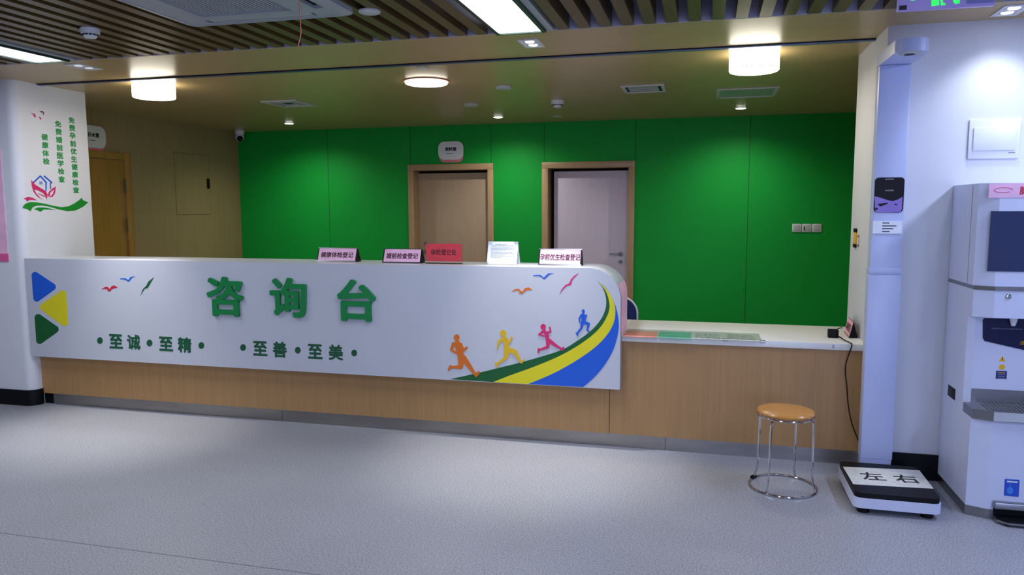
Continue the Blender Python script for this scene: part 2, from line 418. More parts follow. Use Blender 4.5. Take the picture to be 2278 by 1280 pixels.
decal('leaf_emblem', [[(195,840),(235,890),(290,925),(350,960),(374,1000),(364,1055),(345,1012),(320,982),(262,952),(226,947),(248,985),(287,1030),(325,1063),(260,1022),(218,970),(198,900)],
    [(463,910),(455,985),(430,1025),(398,1030),(390,1000),(402,985),(402,1014),(410,1016),(433,990),(443,950),(438,947),(397,985),(386,1025),(378,1018),(384,975),(420,938)],
    [(110,1045),(160,1025),(210,1035),(260,1065),(215,1060),(175,1058),(150,1078),(135,1055)]]+limb((275,990,3),(340,1022,5)), LP, cpink, wl, tr=T)
decal('house_emblem', limb((222,865,7),(293,797,7),(357,866,7),(355,958,5))+limb((338,800,7),(418,868,7),(403,876,5),(405,935,5))+[[(x,y),(x+12,y),(x+12,y+12),(x,y+12)] for x in (285,303) for y in (858,876)], LP, cblue, wl, tr=T)
decal('swallow', [[(185,110),(215,108),(240,125),(243,150),(232,160),(228,145),(210,130),(225,128)]], LP, cpink, wl, tr=T)
decal('swallow', [[(285,85),(315,83),(335,100),(330,128),(320,122),(325,105),(305,103)]], LP, M('decal_plum', (120, 40, 70)), wl, tr=T)
decal('swallow', [[(270,150),(290,148),(305,165),(300,180),(290,175),(285,160)]], LP, cpink, wl, tr=T)
# pink notice board on the far left wall face
nb = thing('notice_board', 'pink notice board with magenta lower strip, cut by the left edge', 'notice board', (-5.6, YPL-.008, 1.149))
P('sheet', pinkl, nb, [((-5.95, YPL-.006, 1.21), (-5.27, YPL-.0005, 2.02))]); P('strip', pinkd, nb, [((-5.95, YPL-.008, 1.149), (-5.27, YPL-.0005, 1.21))])

# ------------------------------------------------------------------ reception desk
desk = thing('reception_desk', 'long white reception desk front with rounded right end over oak base', 'reception desk', (-2.8, 4.9, 0))
RC = .20; PLN = (1, YP)
def prof(y, ztop=ZT, zb=ZB, inset=0):
    p = [Vector((XL, y, zb)), Vector((XPE, y, zb))]
    p += [Vector((XPE-RC+RC*math.cos(a), y, ztop-RC+RC*math.sin(a))) for a in [math.pi/2*i/16 for i in range(17)]]
    p += [Vector((XL, y, ztop))]
    return p
bm = bmesh.new(); prism(bm, prof(YP), (0, YW-YP, 0)); part('front_panel', bm, white, desk)
bm = bmesh.new(); prism(bm, prof(YW, zb=ZL), (0, YR-YW, 0)); part('ledge', bm, white, desk)
P('base_panel', wood, desk, [((XL, YW, .087), (-3.674, YW+.02, ZL-.04))]); 
for a, b in ((-3.674, -.582), (-.578, XR)): P('base_panel', wood, desk, [((a, YW, .087), (b, YW+.02, ZL-.041))])
P('seam', seamw, desk, [((-.8, YW+.004, .09), (-.5, YW+.01, .68))])
for a, b in ((XL+.10, -2.98), (-2.977, -.222), (-.219, XR)): P('kick_plate', kick, desk, [((a, YW+.004, 0), (b, YW+.016, .087))])
P('plinth', blackm, desk, [((XL, YW+.016, 0), (XR, YW+.03, .087))])
# decals
BOT = [(165,1056),(550,1081),(860,1099),(1350,1126)]; T4 = (960, 580, 4)
e0 = [(165,1056),(400,1004),(600,955),(800,905),(1000,848),(1170,790),(1300,712),(1400,640),(1480,560),(1530,480),(1553,400),(1550,320),(1522,240),(1478,185)]
e1 = [(550,1081),(700,1022),(900,950),(1100,868),(1250,790),(1400,690),(1500,596),(1560,500),(1584,420),(1575,340),(1545,262),(1484,190)]
e2 = [(860,1099),(1050,1020),(1200,942),(1350,850),(1480,750),(1570,650),(1620,555),(1636,460),(1625,380),(1590,300),(1540,235),(1488,192)]
e3 = [(1350,1126),(1450,1038),(1540,930),(1610,810),(1650,690),(1666,580),(1657,480),(1632,390),(1592,302),(1545,235),(1492,194)]
def band(a, b): return catmull(a, 6)+catmull(b, 6)[::-1]
decal('swoosh_band', [band(e0, e1)], PLN, cgrn, desk, tr=T4); decal('swoosh_band', [band(e1, e2)], PLN, cyel, desk, tr=T4); decal('swoosh_band', [band(e2, e3)], PLN, cblue, desk, tr=T4)
T5 = (960, 730, 7.119)
decal('runner', [circ(399,150,47,50), [(345,232),(405,205),(460,230),(490,290),(500,370),(522,440),(470,525),(430,480),(400,420),(385,330)], [(325,600),(290,582),(255,665),(270,684),(322,640)], [(660,712),(715,700),(765,682),(772,712),(705,782),(680,755)]]
    +limb((405,185,22),(412,225,30))+limb((350,252,26),(315,345,19),(388,395,14))+limb((465,262,24),(500,358,20),(562,310,15))+limb((468,480,46),(468,618,30),(325,622,17))+limb((505,480,46),(585,585,34),(690,732,18)), PLN, corg, desk, tr=T5, off=.0013)
decal('runner', [circ(1136,82,50), [(1105,165),(1160,140),(1190,150),(1220,210),(1235,300),(1255,335),(1230,392),(1150,385),(1148,260)], [(1003,538),(1078,545),(1042,636),(1025,605)], [(1388,520),(1440,512),(1476,486),(1466,522),(1425,568),(1400,550)]]
    +limb((1150,120,20),(1162,155,24))+limb((1122,175,22),(1062,220,17),(1046,325,10))+limb((1198,185,18),(1236,228,13),(1272,152,14))+limb((1190,370,42),(1182,470,26),(1055,562,14))+limb((1225,345,36),(1320,378,34),(1412,528,15)), PLN, cgold, desk, tr=T5, off=.0013)
decal('runner', [circ(994,589,24,25), [(983,622),(1042,638),(1048,690),(1062,712),(1036,735),(1018,720),(1008,660)], [(945,778),(972,784),(954,826),(944,820)], [(1138,786),(1182,764),(1180,790),(1165,806)]]
    +limb((998,605,9),(1005,628,12))+limb((992,632,10),(956,658,6),(1002,671,6))+limb((1036,636,8),(1061,634,6),(1053,595,7))+limb((1038,712,18),(1034,770,12),(962,794,7))+limb((1050,714,16),(1100,752,12),(1160,788,7)), PLN, cpink, desk, tr=T4, off=.0013)
decal('runner', [circ(1350,450,14,16), [(1333,474),(1366,478),(1372,510),(1370,548),(1338,552),(1333,510)], [(1281,638),(1306,640),(1305,670),(1296,672)], [(1374,615),(1392,611),(1406,632),(1395,636)]]
    +limb((1350,460,7),(1351,478,9))+limb((1336,482,8),(1315,515,6),(1317,552,4))+limb((1360,486,8),(1370,508,6),(1380,484,5))+limb((1345,545,15),(1334,600,9),(1297,645,6))+limb((1355,552,15),(1399,563,10),(1385,618,6)), PLN, cblue, desk, tr=T4, off=.0013)
decal('bird', [[(710,277),(740,255),(775,250),(800,272),(812,275),(830,245),(865,238),(898,258),(850,264),(825,280),(818,293),(800,297),(775,288),(790,278),(765,264),(735,272)]], PLN, corg, desk, tr=T4)
decal('bird', [[(905,130),(965,126),(1000,150),(1040,113),(1085,112),(1050,123),(1018,155),(1005,166),(992,161),(990,152),(960,137),(905,136)]], PLN, cblue, desk, tr=T4)
decal('bird', [[(1138,300),(1158,255),(1190,218),(1225,203),(1238,170),(1268,135),(1308,112),(1262,160),(1242,195),(1250,200),(1237,217),(1225,222),(1207,224),(1170,257)]], PLN, cpink, desk, tr=T4)
T1 = (0, 560, 3.282); crd = M('decal_red', (188, 30, 52))
decal('bird', [[(742,275),(770,257),(790,260),(800,275),(815,253),(835,247),(860,262),(835,268),(812,277),(810,288),(795,291),(783,284),(790,277),(765,272)]], PLN, crd, desk, tr=T1)
decal('bird', [[(877,195),(915,194),(938,208),(955,184),(990,181),(965,191),(946,215),(936,221),(929,213),(910,204),(877,200)]], PLN, cblue, desk, tr=T1)
decal('bird', [[(1026,320),(1043,275),(1068,250),(1083,220),(1125,186),(1102,225),(1085,258),(1076,267),(1056,272)]], PLN, gd, desk, tr=T1)
for V, c in (([(227,123),(428,257),(247,388)], cblue), ([(272,405),(482,262),(502,573)], cyel), ([(250,430),(448,568),(268,697)], cgrn)):
    decal('triangle_emblem', [roundpoly(V, 26)], PLN, c, desk, tr=T1)
for s, b in (('咨', (463,543,615.5,704)), ('询', (603,683.5,618,706)), ('台', (752.5,837,622,715))):
    text_px('raised_letter', s, *b, PLN, gl, desk, bold=.026, t=.02)
for s, b in (('至', (243,273,744,776)), ('诚', (283,312,745,778)), ('至', (354,384.5,749.5,781.5)), ('精', (395.5,426,751,785)), ('至', (563,594.5,759.5,792)), ('善', (607,638,760.5,796)), ('至', (685,717,766,799)), ('美', (731,763,767,802))):
    text_px('motto_letter', s, *b, PLN, gd, desk, bold=.032)
for x, y in ((222.4,758),(332.7,763.5),(448,769),(540.8,773.5),(662.5,779.5),(788,785.7)):
    decal('motto_dot', [circ(x, y, 6.4, 7.5)], PLN, gd, desk)
# pink sheet wrapped on the rounded end
bm = bmesh.new(); r2 = RC+.002; rows = []
for z in (ZL+.004, .80, .90, ZT-RC): rows.append((XPE+.002, z))
for a in (.12, .24, .36, .48): rows.append((XPE-RC+r2*math.cos(a), ZT-RC+r2*math.sin(a)))
vs = [[bm.verts.new((x_, y_, z_)) for y_ in (YP+.012, YR-.01)]+[bm.verts.new((x_+.001, y_, z_)) for y_ in (YR-.01, YP+.012)] for x_, z_ in rows]
for a, b in zip(vs, vs[1:]):
    for i in range(4): bm.faces.new((a[i], a[(i+1) % 4], b[(i+1) % 4], b[i]))
bm.faces.new(vs[0]); bm.faces.new(vs[-1][::-1])
tag(part('notice_sheet', bm, pinkl), 'pink sheet taped down the rounded right end of the desk', 'sheet')
# low counter top
wt = thing('countertop', 'low white countertop over the oak base, right of the tall desk', 'countertop', (.2, 5.1, ZL-.04))
bm = bmesh.new(); box(bm, (XL+.0, YW+.02, ZL-.04), (XPE, YLR, ZL-.0005)); box(bm, (XPE, YLF, ZL-.04), (XR-.001, YLR, ZL), .004); part('top', bm, M('white_countertop', (232, 234, 230), .4, var=.01), wt)
P('bracket', steel, wt, [((.748, YLF-.002, ZL-.03), (.757, YLF, ZL-.008))])
def sheet(name, mat, x0, x1, y0, y1, z, label, cat='paper', group=None, h=.0006):
    bm = bmesh.new(); box(bm, (x0, y0, z), (x1, y1, z+h)); return tag(part(name, bm, mat), label, cat, group)
z = ZL+.0003
sheet('paper_sheet', coral, -.495, -.285, 4.70, 4.93, z, 'coral sheet on the low countertop against the tall desk')
sheet('paper_sheet', teal, -.28, -.075, 4.70, 4.945, z, 'teal green sheet on the countertop beside the coral one')
for i, (a, b) in enumerate(((-.07, .12), (.125, .33))):
    lb = ('printed pale document on the countertop beside the teal sheet', 'printed pale document, rightmost of the sheets on the countertop')[i]
    o = sheet('paper_sheet', docs, a, b, 4.72, 4.95, z, lb)
    bm = bmesh.new()
    for q in range(9):
        yy = 4.745+q*.021; xs = a+.02
        while xs < b-.03:
            L = random.uniform(.015, .05); box(bm, (xs, yy, z+.0006), (min(xs+L, b-.02), yy+.006, z+.0009)); xs += L+.008
    part('print', bm, greyink, o, smooth=False)
gs = sheet('glass_sheet', acryl, -.50, .345, 4.75, 5.0, ZL+.0016, 'clear sheet laid over the papers on the countertop', 'cover sheet', h=.001)
for xx in (.115, .335):
    bm = bmesh.new(); tube(bm, [(xx, YLF-.002, ZL-.012), (xx, YLF-.002, ZL+.003), (xx+.03, YLF-.002, ZL+.003), (xx+.03, YLF-.002, ZL-.012)], .0018, 6, True)
    tag(part('clip', bm, chrome), 'small clear clip on the countertop edge, %s of the two' % ('left' if xx < .2 else 'right'), 'clip')

# ------------------------------------------------------------------ signs standing on the desk
def tent(px0, px1, s, label, txtm, h=.098, yf=None, tw=.82, card=pinkl, yaw=0):
    y = 4.855 if yf is None else yf; x0, x1 = U(px0, 583, 1, y).x, U(px1, 587, 1, y).x
    t = thing('tent_sign', label, 'desk sign', ((x0+x1)/2, y+.04, ZT))
    dp = .085; bm = bmesh.new(); prism(bm, [Vector((x0, y, ZT)), Vector((x0, y+dp, ZT)), Vector((x0, y+dp*.45, ZT+h))], (x1-x0, 0, 0)); part('body', bm, black, t, smooth=False)
    n = Vector((0, -h, dp*.45)).normalized(); upv = Vector((0, dp*.45, h)).normalized(); L = math.hypot(dp*.45, h)
    def quad(u0, u1, v0, v1, o): 
        q = []
        for uu, vv in ((u0, v0), (u1, v0), (u1, v1), (u0, v1)): q.append(Vector((x0+(x1-x0)*uu, y, ZT))+upv*(L*vv)+n*o)
        return q
    bm = bmesh.new(); prism(bm, quad(.03, .97, .09, .98, .0), n*.001); part('card', bm, card, t, smooth=False)
    bm = bmesh.new(); prism(bm, quad(0, 1, .0, .08, .0), n*.003); prism(bm, quad(0, 1, .96, 1.0, .0), n*.003); part('rail', bm, steel, t, smooth=False)
    c = Vector(((x0+x1)/2, y, ZT))+upv*(L*.5)+n*.0012
    text('lettering', s, c, (1, 0, 0), upv, (x1-x0)*tw, L*.40, txtm, t, bold=.022, t=.0006)
    return t
tent(704, 792, '健康体检登记', 'pink tent sign reading 健康体检登记, leftmost on the desk', plum)
tent(850, 936, '婚前检查登记', 'pink tent sign reading 婚前检查登记, beside the red sign', plum, yf=4.83)
tent(1197, 1293, '孕前优生检查登记', 'pink tent sign reading 孕前优生检查登记, at the right end of the desk', plum, yf=4.85, h=.108, tw=.93)
x0, x1 = U(950, 565, 1, 4.866).x, U(1025, 565, 1, 4.866).x
t = thing('acrylic_sign', 'red acrylic sign reading 体检登记处 standing on the desk', 'desk sign', ((x0+x1)/2, 4.87, ZT))
P('stand', acryl, t, [((x0-.012, 4.868, ZT), (x1+.012, 4.873, ZT+.140)), ((x0-.012, 4.84, ZT), (x1+.012, 4.868, ZT+.004))])
P('card', redc, t, [((x0-.006, 4.864, ZT+.014), (x1+.006, 4.868, ZT+.136))])
for qx in (x0+.012, x1-.012):
    for qz in (ZT+.026, ZT+.124): bm = bmesh.new(); lathe(bm, [(.004, 0), (.004, -.003)], (qx, 4.864, qz), 10, 'Y'); part('screw', bm, chrome, t)
text('lettering', '体检登记处', ((x0+x1)/2, 4.864, ZT+.078), (1, 0, 0), (0, 0, 1), .185, .042, ink, t, bold=.008, t=.0008)
x0, x1 = U(1084, 580, 1, 4.83).x, U(1148, 580, 1, 4.83).x
t = thing('notice_stand', 'white printed notice on an easel stand on the desk', 'desk sign', (-1.31, 4.86, ZT))
hN = .160; y = 4.83; upv = Vector((0, .30, 1)).normalized(); n = Vector((0, -1, .30)).normalized()
def nq(a, b, c, d, o): return [Vector((a, y, ZT))+upv*c+n*o, Vector((b, y, ZT))+upv*c+n*o, Vector((b, y, ZT))+upv*d+n*o, Vector((a, y, ZT))+upv*d+n*o]
bm = bmesh.new(); prism(bm, nq(x0-.004, x1+.004, 0.002, hN, 0), n*.002); part('sheet', bm, paper, t, smooth=False)
bm = bmesh.new(); prism(bm, [Vector((x0, y+.05, ZT+hN*.95)), Vector((x1+.002, y+.05, ZT+hN*.95)), Vector((x1+.004, y+.098, ZT)), Vector((x0, y+.098, ZT))], (0, .002, 0)); part('back_leg', bm, whitep, t, smooth=False)
bm = bmesh.new()
for i, f_ in enumerate((.45, .98, .97, .95, .98, .6, .92, .95, .5, .9, .4)):
    xs = x0+.02 if i else x0+.05; v = hN*(.86-.055*i)
    xe = xs+(x1-x0-.04)*f_
    while xs < xe: L = random.uniform(.006, .02); prism(bm, nq(xs, min(xs+L, x1-.012), v, v+.0035, .002), n*.0004); xs += L+.0025
part('print', bm, greyink, t, smooth=False)
for qa, qb, qc, qd in ((x0-.004, x0+.022, hN-.022, hN+.002), (x1-.022, x1+.004, hN-.022, hN+.002), (x0-.006, x0+.008, 0, .018)):
    bm = bmesh.new(); prism(bm, nq(qa, qb, qc, qd, .0022), n*.001); part('clip', bm, acryl, t, smooth=False)
# pink prism sign lying along the right end of the low counter
A = U(1889, 753, 2, ZL); B = U(1920, 754, 2, ZL); R_ = U(1871.6, 731, 2, ZL)
axis = Vector((R_.x-A.x, R_.y-A.y, 0)); B = Vector((min(B.x, .925), A.y+.01, ZL)); ap = (A+B)/2+Vector((.0, .0, .10))+axis*.02
t = thing('tent_sign', 'pink sign with black end caps at the wall end of the countertop', 'desk sign', ((A+B)/2+axis*.5))
axis = axis.normalized()*.25; A.z = B.z = ZL+.001
bm = bmesh.new(); prism(bm, [A, B, ap], axis); part('body', bm, black, t, smooth=False)
n = axis.cross(ap-A).normalized(); n = -n if n.x > 0 else n
bm = bmesh.new(); q = [A+axis*.04+(ap-A)*.06, A+axis*.96+(ap-A)*.06, A+axis*.96+(ap-A)*.97, A+axis*.04+(ap-A)*.97]; prism(bm, q, n*.002); part('card', bm, M('pale_rose_card', (240, 176, 194), .5), t, smooth=False)
text('lettering', '体检登记', (A+ap)/2+axis*.5+n*.002, -axis, (ap-A), .19, .05, plum, t, bold=.02, t=.0006)
# adapter and lead
ad = thing('power_adapter', 'small black adapter on the countertop with a lead hanging down', 'adapter', (.785, 4.96, ZL))
P('body', black, ad, [((.752, 4.94, ZL), (.812, 4.99, ZL+.052))], .005)
bm = bmesh.new()
pts = [(.812, 4.95, ZL+.012), (.83, 4.85, ZL+.006), (.845, 4.76, ZL+.006), (.852, 4.735, ZL-.01)]
for p in ((1881, 815), (1884, 860), (1887, 900), (1893, 935), (1903, 965), (1912, 985)): pts.append(tuple(U(p[0], p[1], 1, 4.745)))
tube(bm, catmull(pts, 5), .0035, 8); part('lead', bm, black, ad)
bm = bmesh.new(); tube(bm, catmull([(.80, 4.985, ZL+.035), (.815, 5.02, ZL+.045), (.84, 5.05, ZL+.05), (.853, 5.075, ZL+.045)], 5), .003, 8); part('lead', bm, black, ad)

# ------------------------------------------------------------------ items on the right reveal
t = thing('thermometer', 'yellow strip thermometer with black ends on the white reveal', 'thermometer', (XR, 5.25, 1.29))
P('body', yelm, t, [((XR-.008, 5.215, 1.31), (XR, 5.285, 1.395))], .002)
P('cap', black, t, [((XR-.01, 5.21, 1.39), (XR, 5.29, 1.415))], .002); P('cap', black, t, [((XR-.01, 5.21, 1.292), (XR, 5.29, 1.315))], .002)
lb = P('sticker', M('brick_red', (150, 60, 50)), None, [((XR-.0015, 5.14, 1.30), (XR, 5.185, 1.375))]); tag(lb, 'small red label beside the yellow thermometer', 'sticker')
P('print', paper, lb, [((XR-.002, 5.152, 1.315), (XR-.0015, 5.174, 1.36))])

# ------------------------------------------------------------------ room signs, switches, camera dome
def room_sign(c, ux, s, label, wd=.315, hg=.215):
    """c: centre on the wall; ux: reading direction"""
    ux = Vector(ux); n = ux.cross(Vector((0, 0, 1)))
    t = thing('door_sign', label, 'door sign', Vector(c)-Vector((0, 0, hg/2+.035)), 'door name plates' if False else None)
    def rp(w_, h_, r_, dz): return [Vector(c)+ux*p[0]+Vector((0, 0, p[1]+dz)) for p in roundpoly([(-w_/2, -h_/2), (w_/2, -h_/2), (w_/2, h_/2), (-w_/2, h_/2)], r_, 8)]
    bm = bmesh.new(); prism(bm, rp(wd*.96, hg*1.0, .07, -.032), n*.012); part('back_plate', bm, pinks, t)
    bm = bmesh.new(); prism(bm, [p+n*.012 for p in rp(wd, hg, .075, 0)], n*.01); part('face_plate', bm, whitep, t)
    text('lettering', s, Vector(c)+Vector((0, 0, .018)), ux, (0, 0, 1), wd*.46, .046, ink, t, bold=.045, t=.0006, off=.0222)
    bm = bmesh.new(); cc = Vector(c)-Vector((0, 0, .036))+n*.0222
    prism(bm, [cc-ux*.055-Vector((0, 0, .003)), cc+ux*.02-Vector((0, 0, .003)), cc+ux*.02+Vector((0, 0, .003)), cc-ux*.055+Vector((0, 0, .003))], n*.0006); part('underline', bm, ink, t, smooth=False)
c = U(1004, 337, 1, YB)
room_sign((c.x, YB, c.z+.008), (1, 0, 0), '资料室', 'white rounded room sign reading 资料室 above the brown door')
room_sign((XLW, 6.20, 2.262), (0, 1, 0), '开水室', 'white rounded room sign above the oak side door, half hidden by pillar')
sg = P('sign_plate', gp, None, [((XLW, 6.0, 2.14), (XLW+.01, 6.21, 2.16))], .003); tag(sg, 'small dark green plate under the half hidden room sign', 'plate')
for i, nm in enumerate(('left', 'middle', 'right')):
    x0 = .90+i*.1005
    t = thing('wall_switch', 'white switch plate on the green wall, %s of three' % nm, 'switch', (x0+.047, YB, 1.285), 'switch plates on the green wall')
    P('plate', whitep, t, [((x0, YB-.01, 1.288), (x0+.094, YB, 1.376))], .003)
    P('rocker', greyp, t, [((x0+.012, YB-.013, 1.298), (x0+.082, YB-.01, 1.366))], .001)
    if i == 1: P('indicator', black, t, [((x0+.016, YB-.014, 1.308), (x0+.027, YB-.013, 1.348))])
t = thing('dome_camera', 'small white dome camera on the ceiling in the green wall corner', 'security camera', (-5.70, 8.40, ZC-.15))
bm = bmesh.new(); lathe(bm, [(.055, ZC), (.062, ZC-.02), (.045, ZC-.075), (.02, ZC-.08)], (-5.70, 8.40, 0), 24); part('base', bm, whitep, t)
bm = bmesh.new(); bmesh.ops.create_uvsphere(bm, u_segments=20, v_segments=14, radius=.052, matrix=Matrix.Translation((-5.69, 8.385, ZC-.092))); part('housing', bm, whitep, t)
bm = bmesh.new(); bmesh.ops.create_uvsphere(bm, u_segments=20, v_segments=14, radius=.038, matrix=Matrix.Translation((-5.672, 8.362, ZC-.106))); part('lens', bm, black, t)

# ------------------------------------------------------------------ chair behind the counter
ch = thing('office_chair', 'navy office chair with pale rim behind the counter', 'chair', (-.74, 5.9, 0))
def rsq(w_, h_, r_, cx, cz, y): return [Vector((cx+p[0], y, cz+p[1])) for p in roundpoly([(-w_/2, -h_/2), (w_/2, -h_/2), (w_/2, h_/2), (-w_/2, h_/2)], r_, 8)]
bm = bmesh.new(); prism(bm, rsq(.46, .44, .12, -.74, .63, 5.82), (0, .05, 0)); part('backrest', bm, navy, ch)
bm = bmesh.new(); tube(bm, rsq(.475, .455, .125, -.74, .63, 5.84), .008, 8, True); part('rim', bm, whitep, ch)
bm = bmesh.new(); box(bm, (-.97, 5.84, .42), (-.51, 6.28, .48), .03, 3); part('seat', bm, navy, ch)
for sx in (-.95, -.53):
    bm = bmesh.new(); tube(bm, catmull([(sx, 6.26, .012), (sx, 6.24, .40), (sx, 6.0, .415), (sx, 5.86, .42)], 4), .011, 8); part('leg', bm, chrome, ch)
    bm = bmesh.new(); tube(bm, catmull([(sx, 5.80, .012), (sx, 5.86, .42), (sx, 5.87, .7)], 4), .011, 8); part('leg', bm, chrome, ch)

# ------------------------------------------------------------------ ceiling fittings
for i, (lx, a, b) in enumerate(LEDS):
    t = thing('light_panel', ('lit rectangular ceiling light above the far left, cut by frame', 'lit rectangular ceiling light above the middle of the desk')[i], 'ceiling light', (lx, (a+b)/2, ZC-.01))
    P('diffuser', ledm, t, [((lx-.12, a, ZC-.004), (lx+.12, b-.015, ZC+.01))])
    bm = bmesh.new(); f = .022
    box(bm, (lx-.12-f, a-f, ZC-.012), (lx-.12, b, ZC+.05)); box(bm, (lx+.12, a-f, ZC-.012), (lx+.12+f, b, ZC+.05)); box(bm, (lx-.12, b-.015, ZC-.012), (lx+.12, b, ZC+.05)); box(bm, (lx-.12, a-f, ZC-.012), (lx+.12, a, ZC+.05))
    part('frame', bm, ledfr, t)
    P('housing', acw, t, [((lx+.145, a, ZC+.0), (lx+.185, b, ZC+.10))])
    area('panel_light', (lx, (a+b)/2, ZC-.02), .22, b-a-.04, HALL_W*.8, COOL)
for i, (cx, cy) in enumerate(((-1.04, 4.505), (-4.2, 4.41), (1.46, 4.40))):
    lb = ('square twin spotlight in the ceiling beside the middle light panel', 'square twin spotlight in the ceiling above the left pillar', 'square twin spotlight in the ceiling at the top right')[i]
    t = thing('twin_spotlight', lb, 'spotlight', (cx, cy, ZC-.01), 'twin spotlights over the desk front')
    bm = bmesh.new(); w2, l2 = .062, .108
    for lo, hi in (((-w2, -l2), (-w2+.018, l2)), ((w2-.018, -l2), (w2, l2)), ((-w2+.018, -l2), (w2-.018, -l2+.022)), ((-w2+.018, l2-.022), (w2-.018, l2)), ((-w2+.018, -.008), (w2-.018, .008))):
        box(bm, (cx+lo[0], cy+lo[1], ZC-.006), (cx+hi[0], cy+hi[1], ZC), .001)
    part('plate', bm, whitep, t); P('recess', greyp, t, [((cx-.045, cy-.09, ZC-.001), (cx+.045, cy+.09, ZC))])
    for dy in (-.045, .045):
        bm = bmesh.new(); lathe(bm, [(.027, ZC-.001), (.027, ZC-.005)], (cx, cy+dy, 0), 20); part('lens', bm, twinm if i != 1 else twind, t)
    tgt = (cx+(0, .15)[i], cy-.05, 0) if i < 2 else (cx+.05, cy+.1, 0)
    spot((cx, cy, ZC-.03), tgt, SPOT_W*(1, .85, .07)[i], (1.0, .96, .94) if i < 2 else (.86, .93, 1.0), (52, 52, 112)[i], 1.0, .04)
for i, (cx, cy, r_, zb) in enumerate(((-4.25, 5.15, .158, 2.425), (-2.13, 5.60, .165, 2.512), (.275, 5.17, .155, 2.420))):
    lb = ('round lit drum ceiling lamp nearest the left pillar', 'flat round lit ceiling lamp over the middle of the desk', 'round lit drum ceiling lamp at the right over the low counter')[i]
    t = thing('ceiling_lamp', lb, 'ceiling lamp', (cx, cy, zb), 'round lamps behind the desk front')
    bm = bmesh.new(); k_ = 1.08 if i == 1 else .9; lathe(bm, [(r_*k_, ZC), (r_*k_, ZC-.008)], (cx, cy, 0), 40); part('base', bm, M('lamp_base', (190, 120, 96)) if i == 1 else whitep, t)
    bm = bmesh.new(); lathe(bm, [(r_, ZC-.008), (r_, zb+.01), (r_-.004, zb+.003), (r_-.012, zb)], (cx, cy, 0), 48); part('shade', bm, drumm, t)
    dl = area('lamp_light', (cx, cy, zb-.01), r_*1.8, r_*1.8, DRUM_W, WARM); dl.data.shape = 'DISK'
    if i != 1:
        bm = bmesh.new(); lathe(bm, [(r_+.002, zb+.016), (r_+.002, zb+.012)], (cx, cy, 0), 48); part('rim', bm, greyp, t)
for i, (cx, cy) in enumerate(((-4.685, 7.868), (-2.206, 7.953), (.307, 7.905))):
    t = thing('downlight', 'small lit round downlight near the green wall, %s of three' % ('left', 'middle', 'right')[i], 'downlight', (cx, cy, ZC-.006), 'downlights along the green wall')
    bm = bmesh.new(); lathe(bm, [(.062, ZC), (.060, ZC-.005), (.050, ZC-.006)], (cx, cy, 0), 28); part('ring', bm, whitep, t)
    bm = bmesh.new(); lathe(bm, [(.048, ZC-.006), (.046, ZC-.008)], (cx, cy, 0), 28); part('lens', bm, spotm, t)
    spot((cx, cy, ZC-.02), (cx, cy+.12, 0), DOWN_W, (1.0, .97, .90), 150, 1.0)
def vent(label, x0, x1, y0, y1, kind):
    t = thing('air_vent', label, 'vent', ((x0+x1)/2, (y0+y1)/2, ZC-.01))
    bm = bmesh.new(); f = .03
    for lo, hi in (((x0, y0), (x1, y0+f)), ((x0, y1-f), (x1, y1)), ((x0, y0+f), (x0+f, y1-f)), ((x1-f, y0+f), (x1, y1-f))): box(bm, lo+(ZC-.01,), hi+(ZC,), .002)
    part('frame', bm, ven, t); P('backing', black if kind < 2 else ventg, t, [((x0+f, y0+f, ZC-.002), (x1-f, y1-f, ZC))])
    if kind == 0:
        for k in range(1, 4):
            bm = bmesh.new(); s = f-.02+k*.034; a, b, c, d = x0+s, x1-s, y0+s, y1-s
            if b-a < .03: break
            for lo, hi in (((a, c), (b, c+.016)), ((a, d-.016), (b, d)), ((a, c+.016), (a+.016, d-.016)), ((b-.016, c+.016), (b, d-.016))): box(bm, lo+(ZC-.006,), hi+(ZC-.002,))
            part('louver', bm, ven, t)
    elif kind == 1:
        for k in range(6):
            yy = y0+f+.012+k*(y1-y0-2*f-.02)/6
            P('louver', ven, t, [((x0+f+.02, yy, ZC-.005), (x1-f-.025, yy+.022, ZC-.002))])
vent('square louvred ceiling vent over the left half of the desk', -3.99, -3.63, 6.22, 6.60, 0)
vent('slotted ceiling vent over the right doorway', -.70, -.35, 6.24, 6.61, 1)
vent('plain pale green ceiling plate right of the slotted vent', .06, .56, 6.62, 7.14, 2)
def disc(name, px, py, r_, h, label, cat='ceiling fitting'):
    c = U(px, py, 2, ZC); bm = bmesh.new(); lathe(bm, [(r_, ZC), (r_, ZC-h*.6), (r_*.85, ZC-h)], (c.x, c.y, 0), 28)
    return tag(part(name, bm, ven), label, cat)
disc('speaker_disc', 1120, 193, .065, .02, 'small white disc on the ceiling, nearest right of the flat round lamp')
disc('speaker_disc', 1047, 232, .07, .018, 'small white disc on the ceiling before the middle downlight')
disc('sprinkler_cap', 1240, 259, .05, .006, 'tiny pale cap on the ceiling behind the inner smoke detector')
disc('sprinkler_cap', 940, 151, .045, .006, 'tiny pale cap on the ceiling in front of the flat round lamp')
disc('speaker_disc', 822, 24, .055, .012, 'pale round disc on the slat ceiling beside the air conditioner')
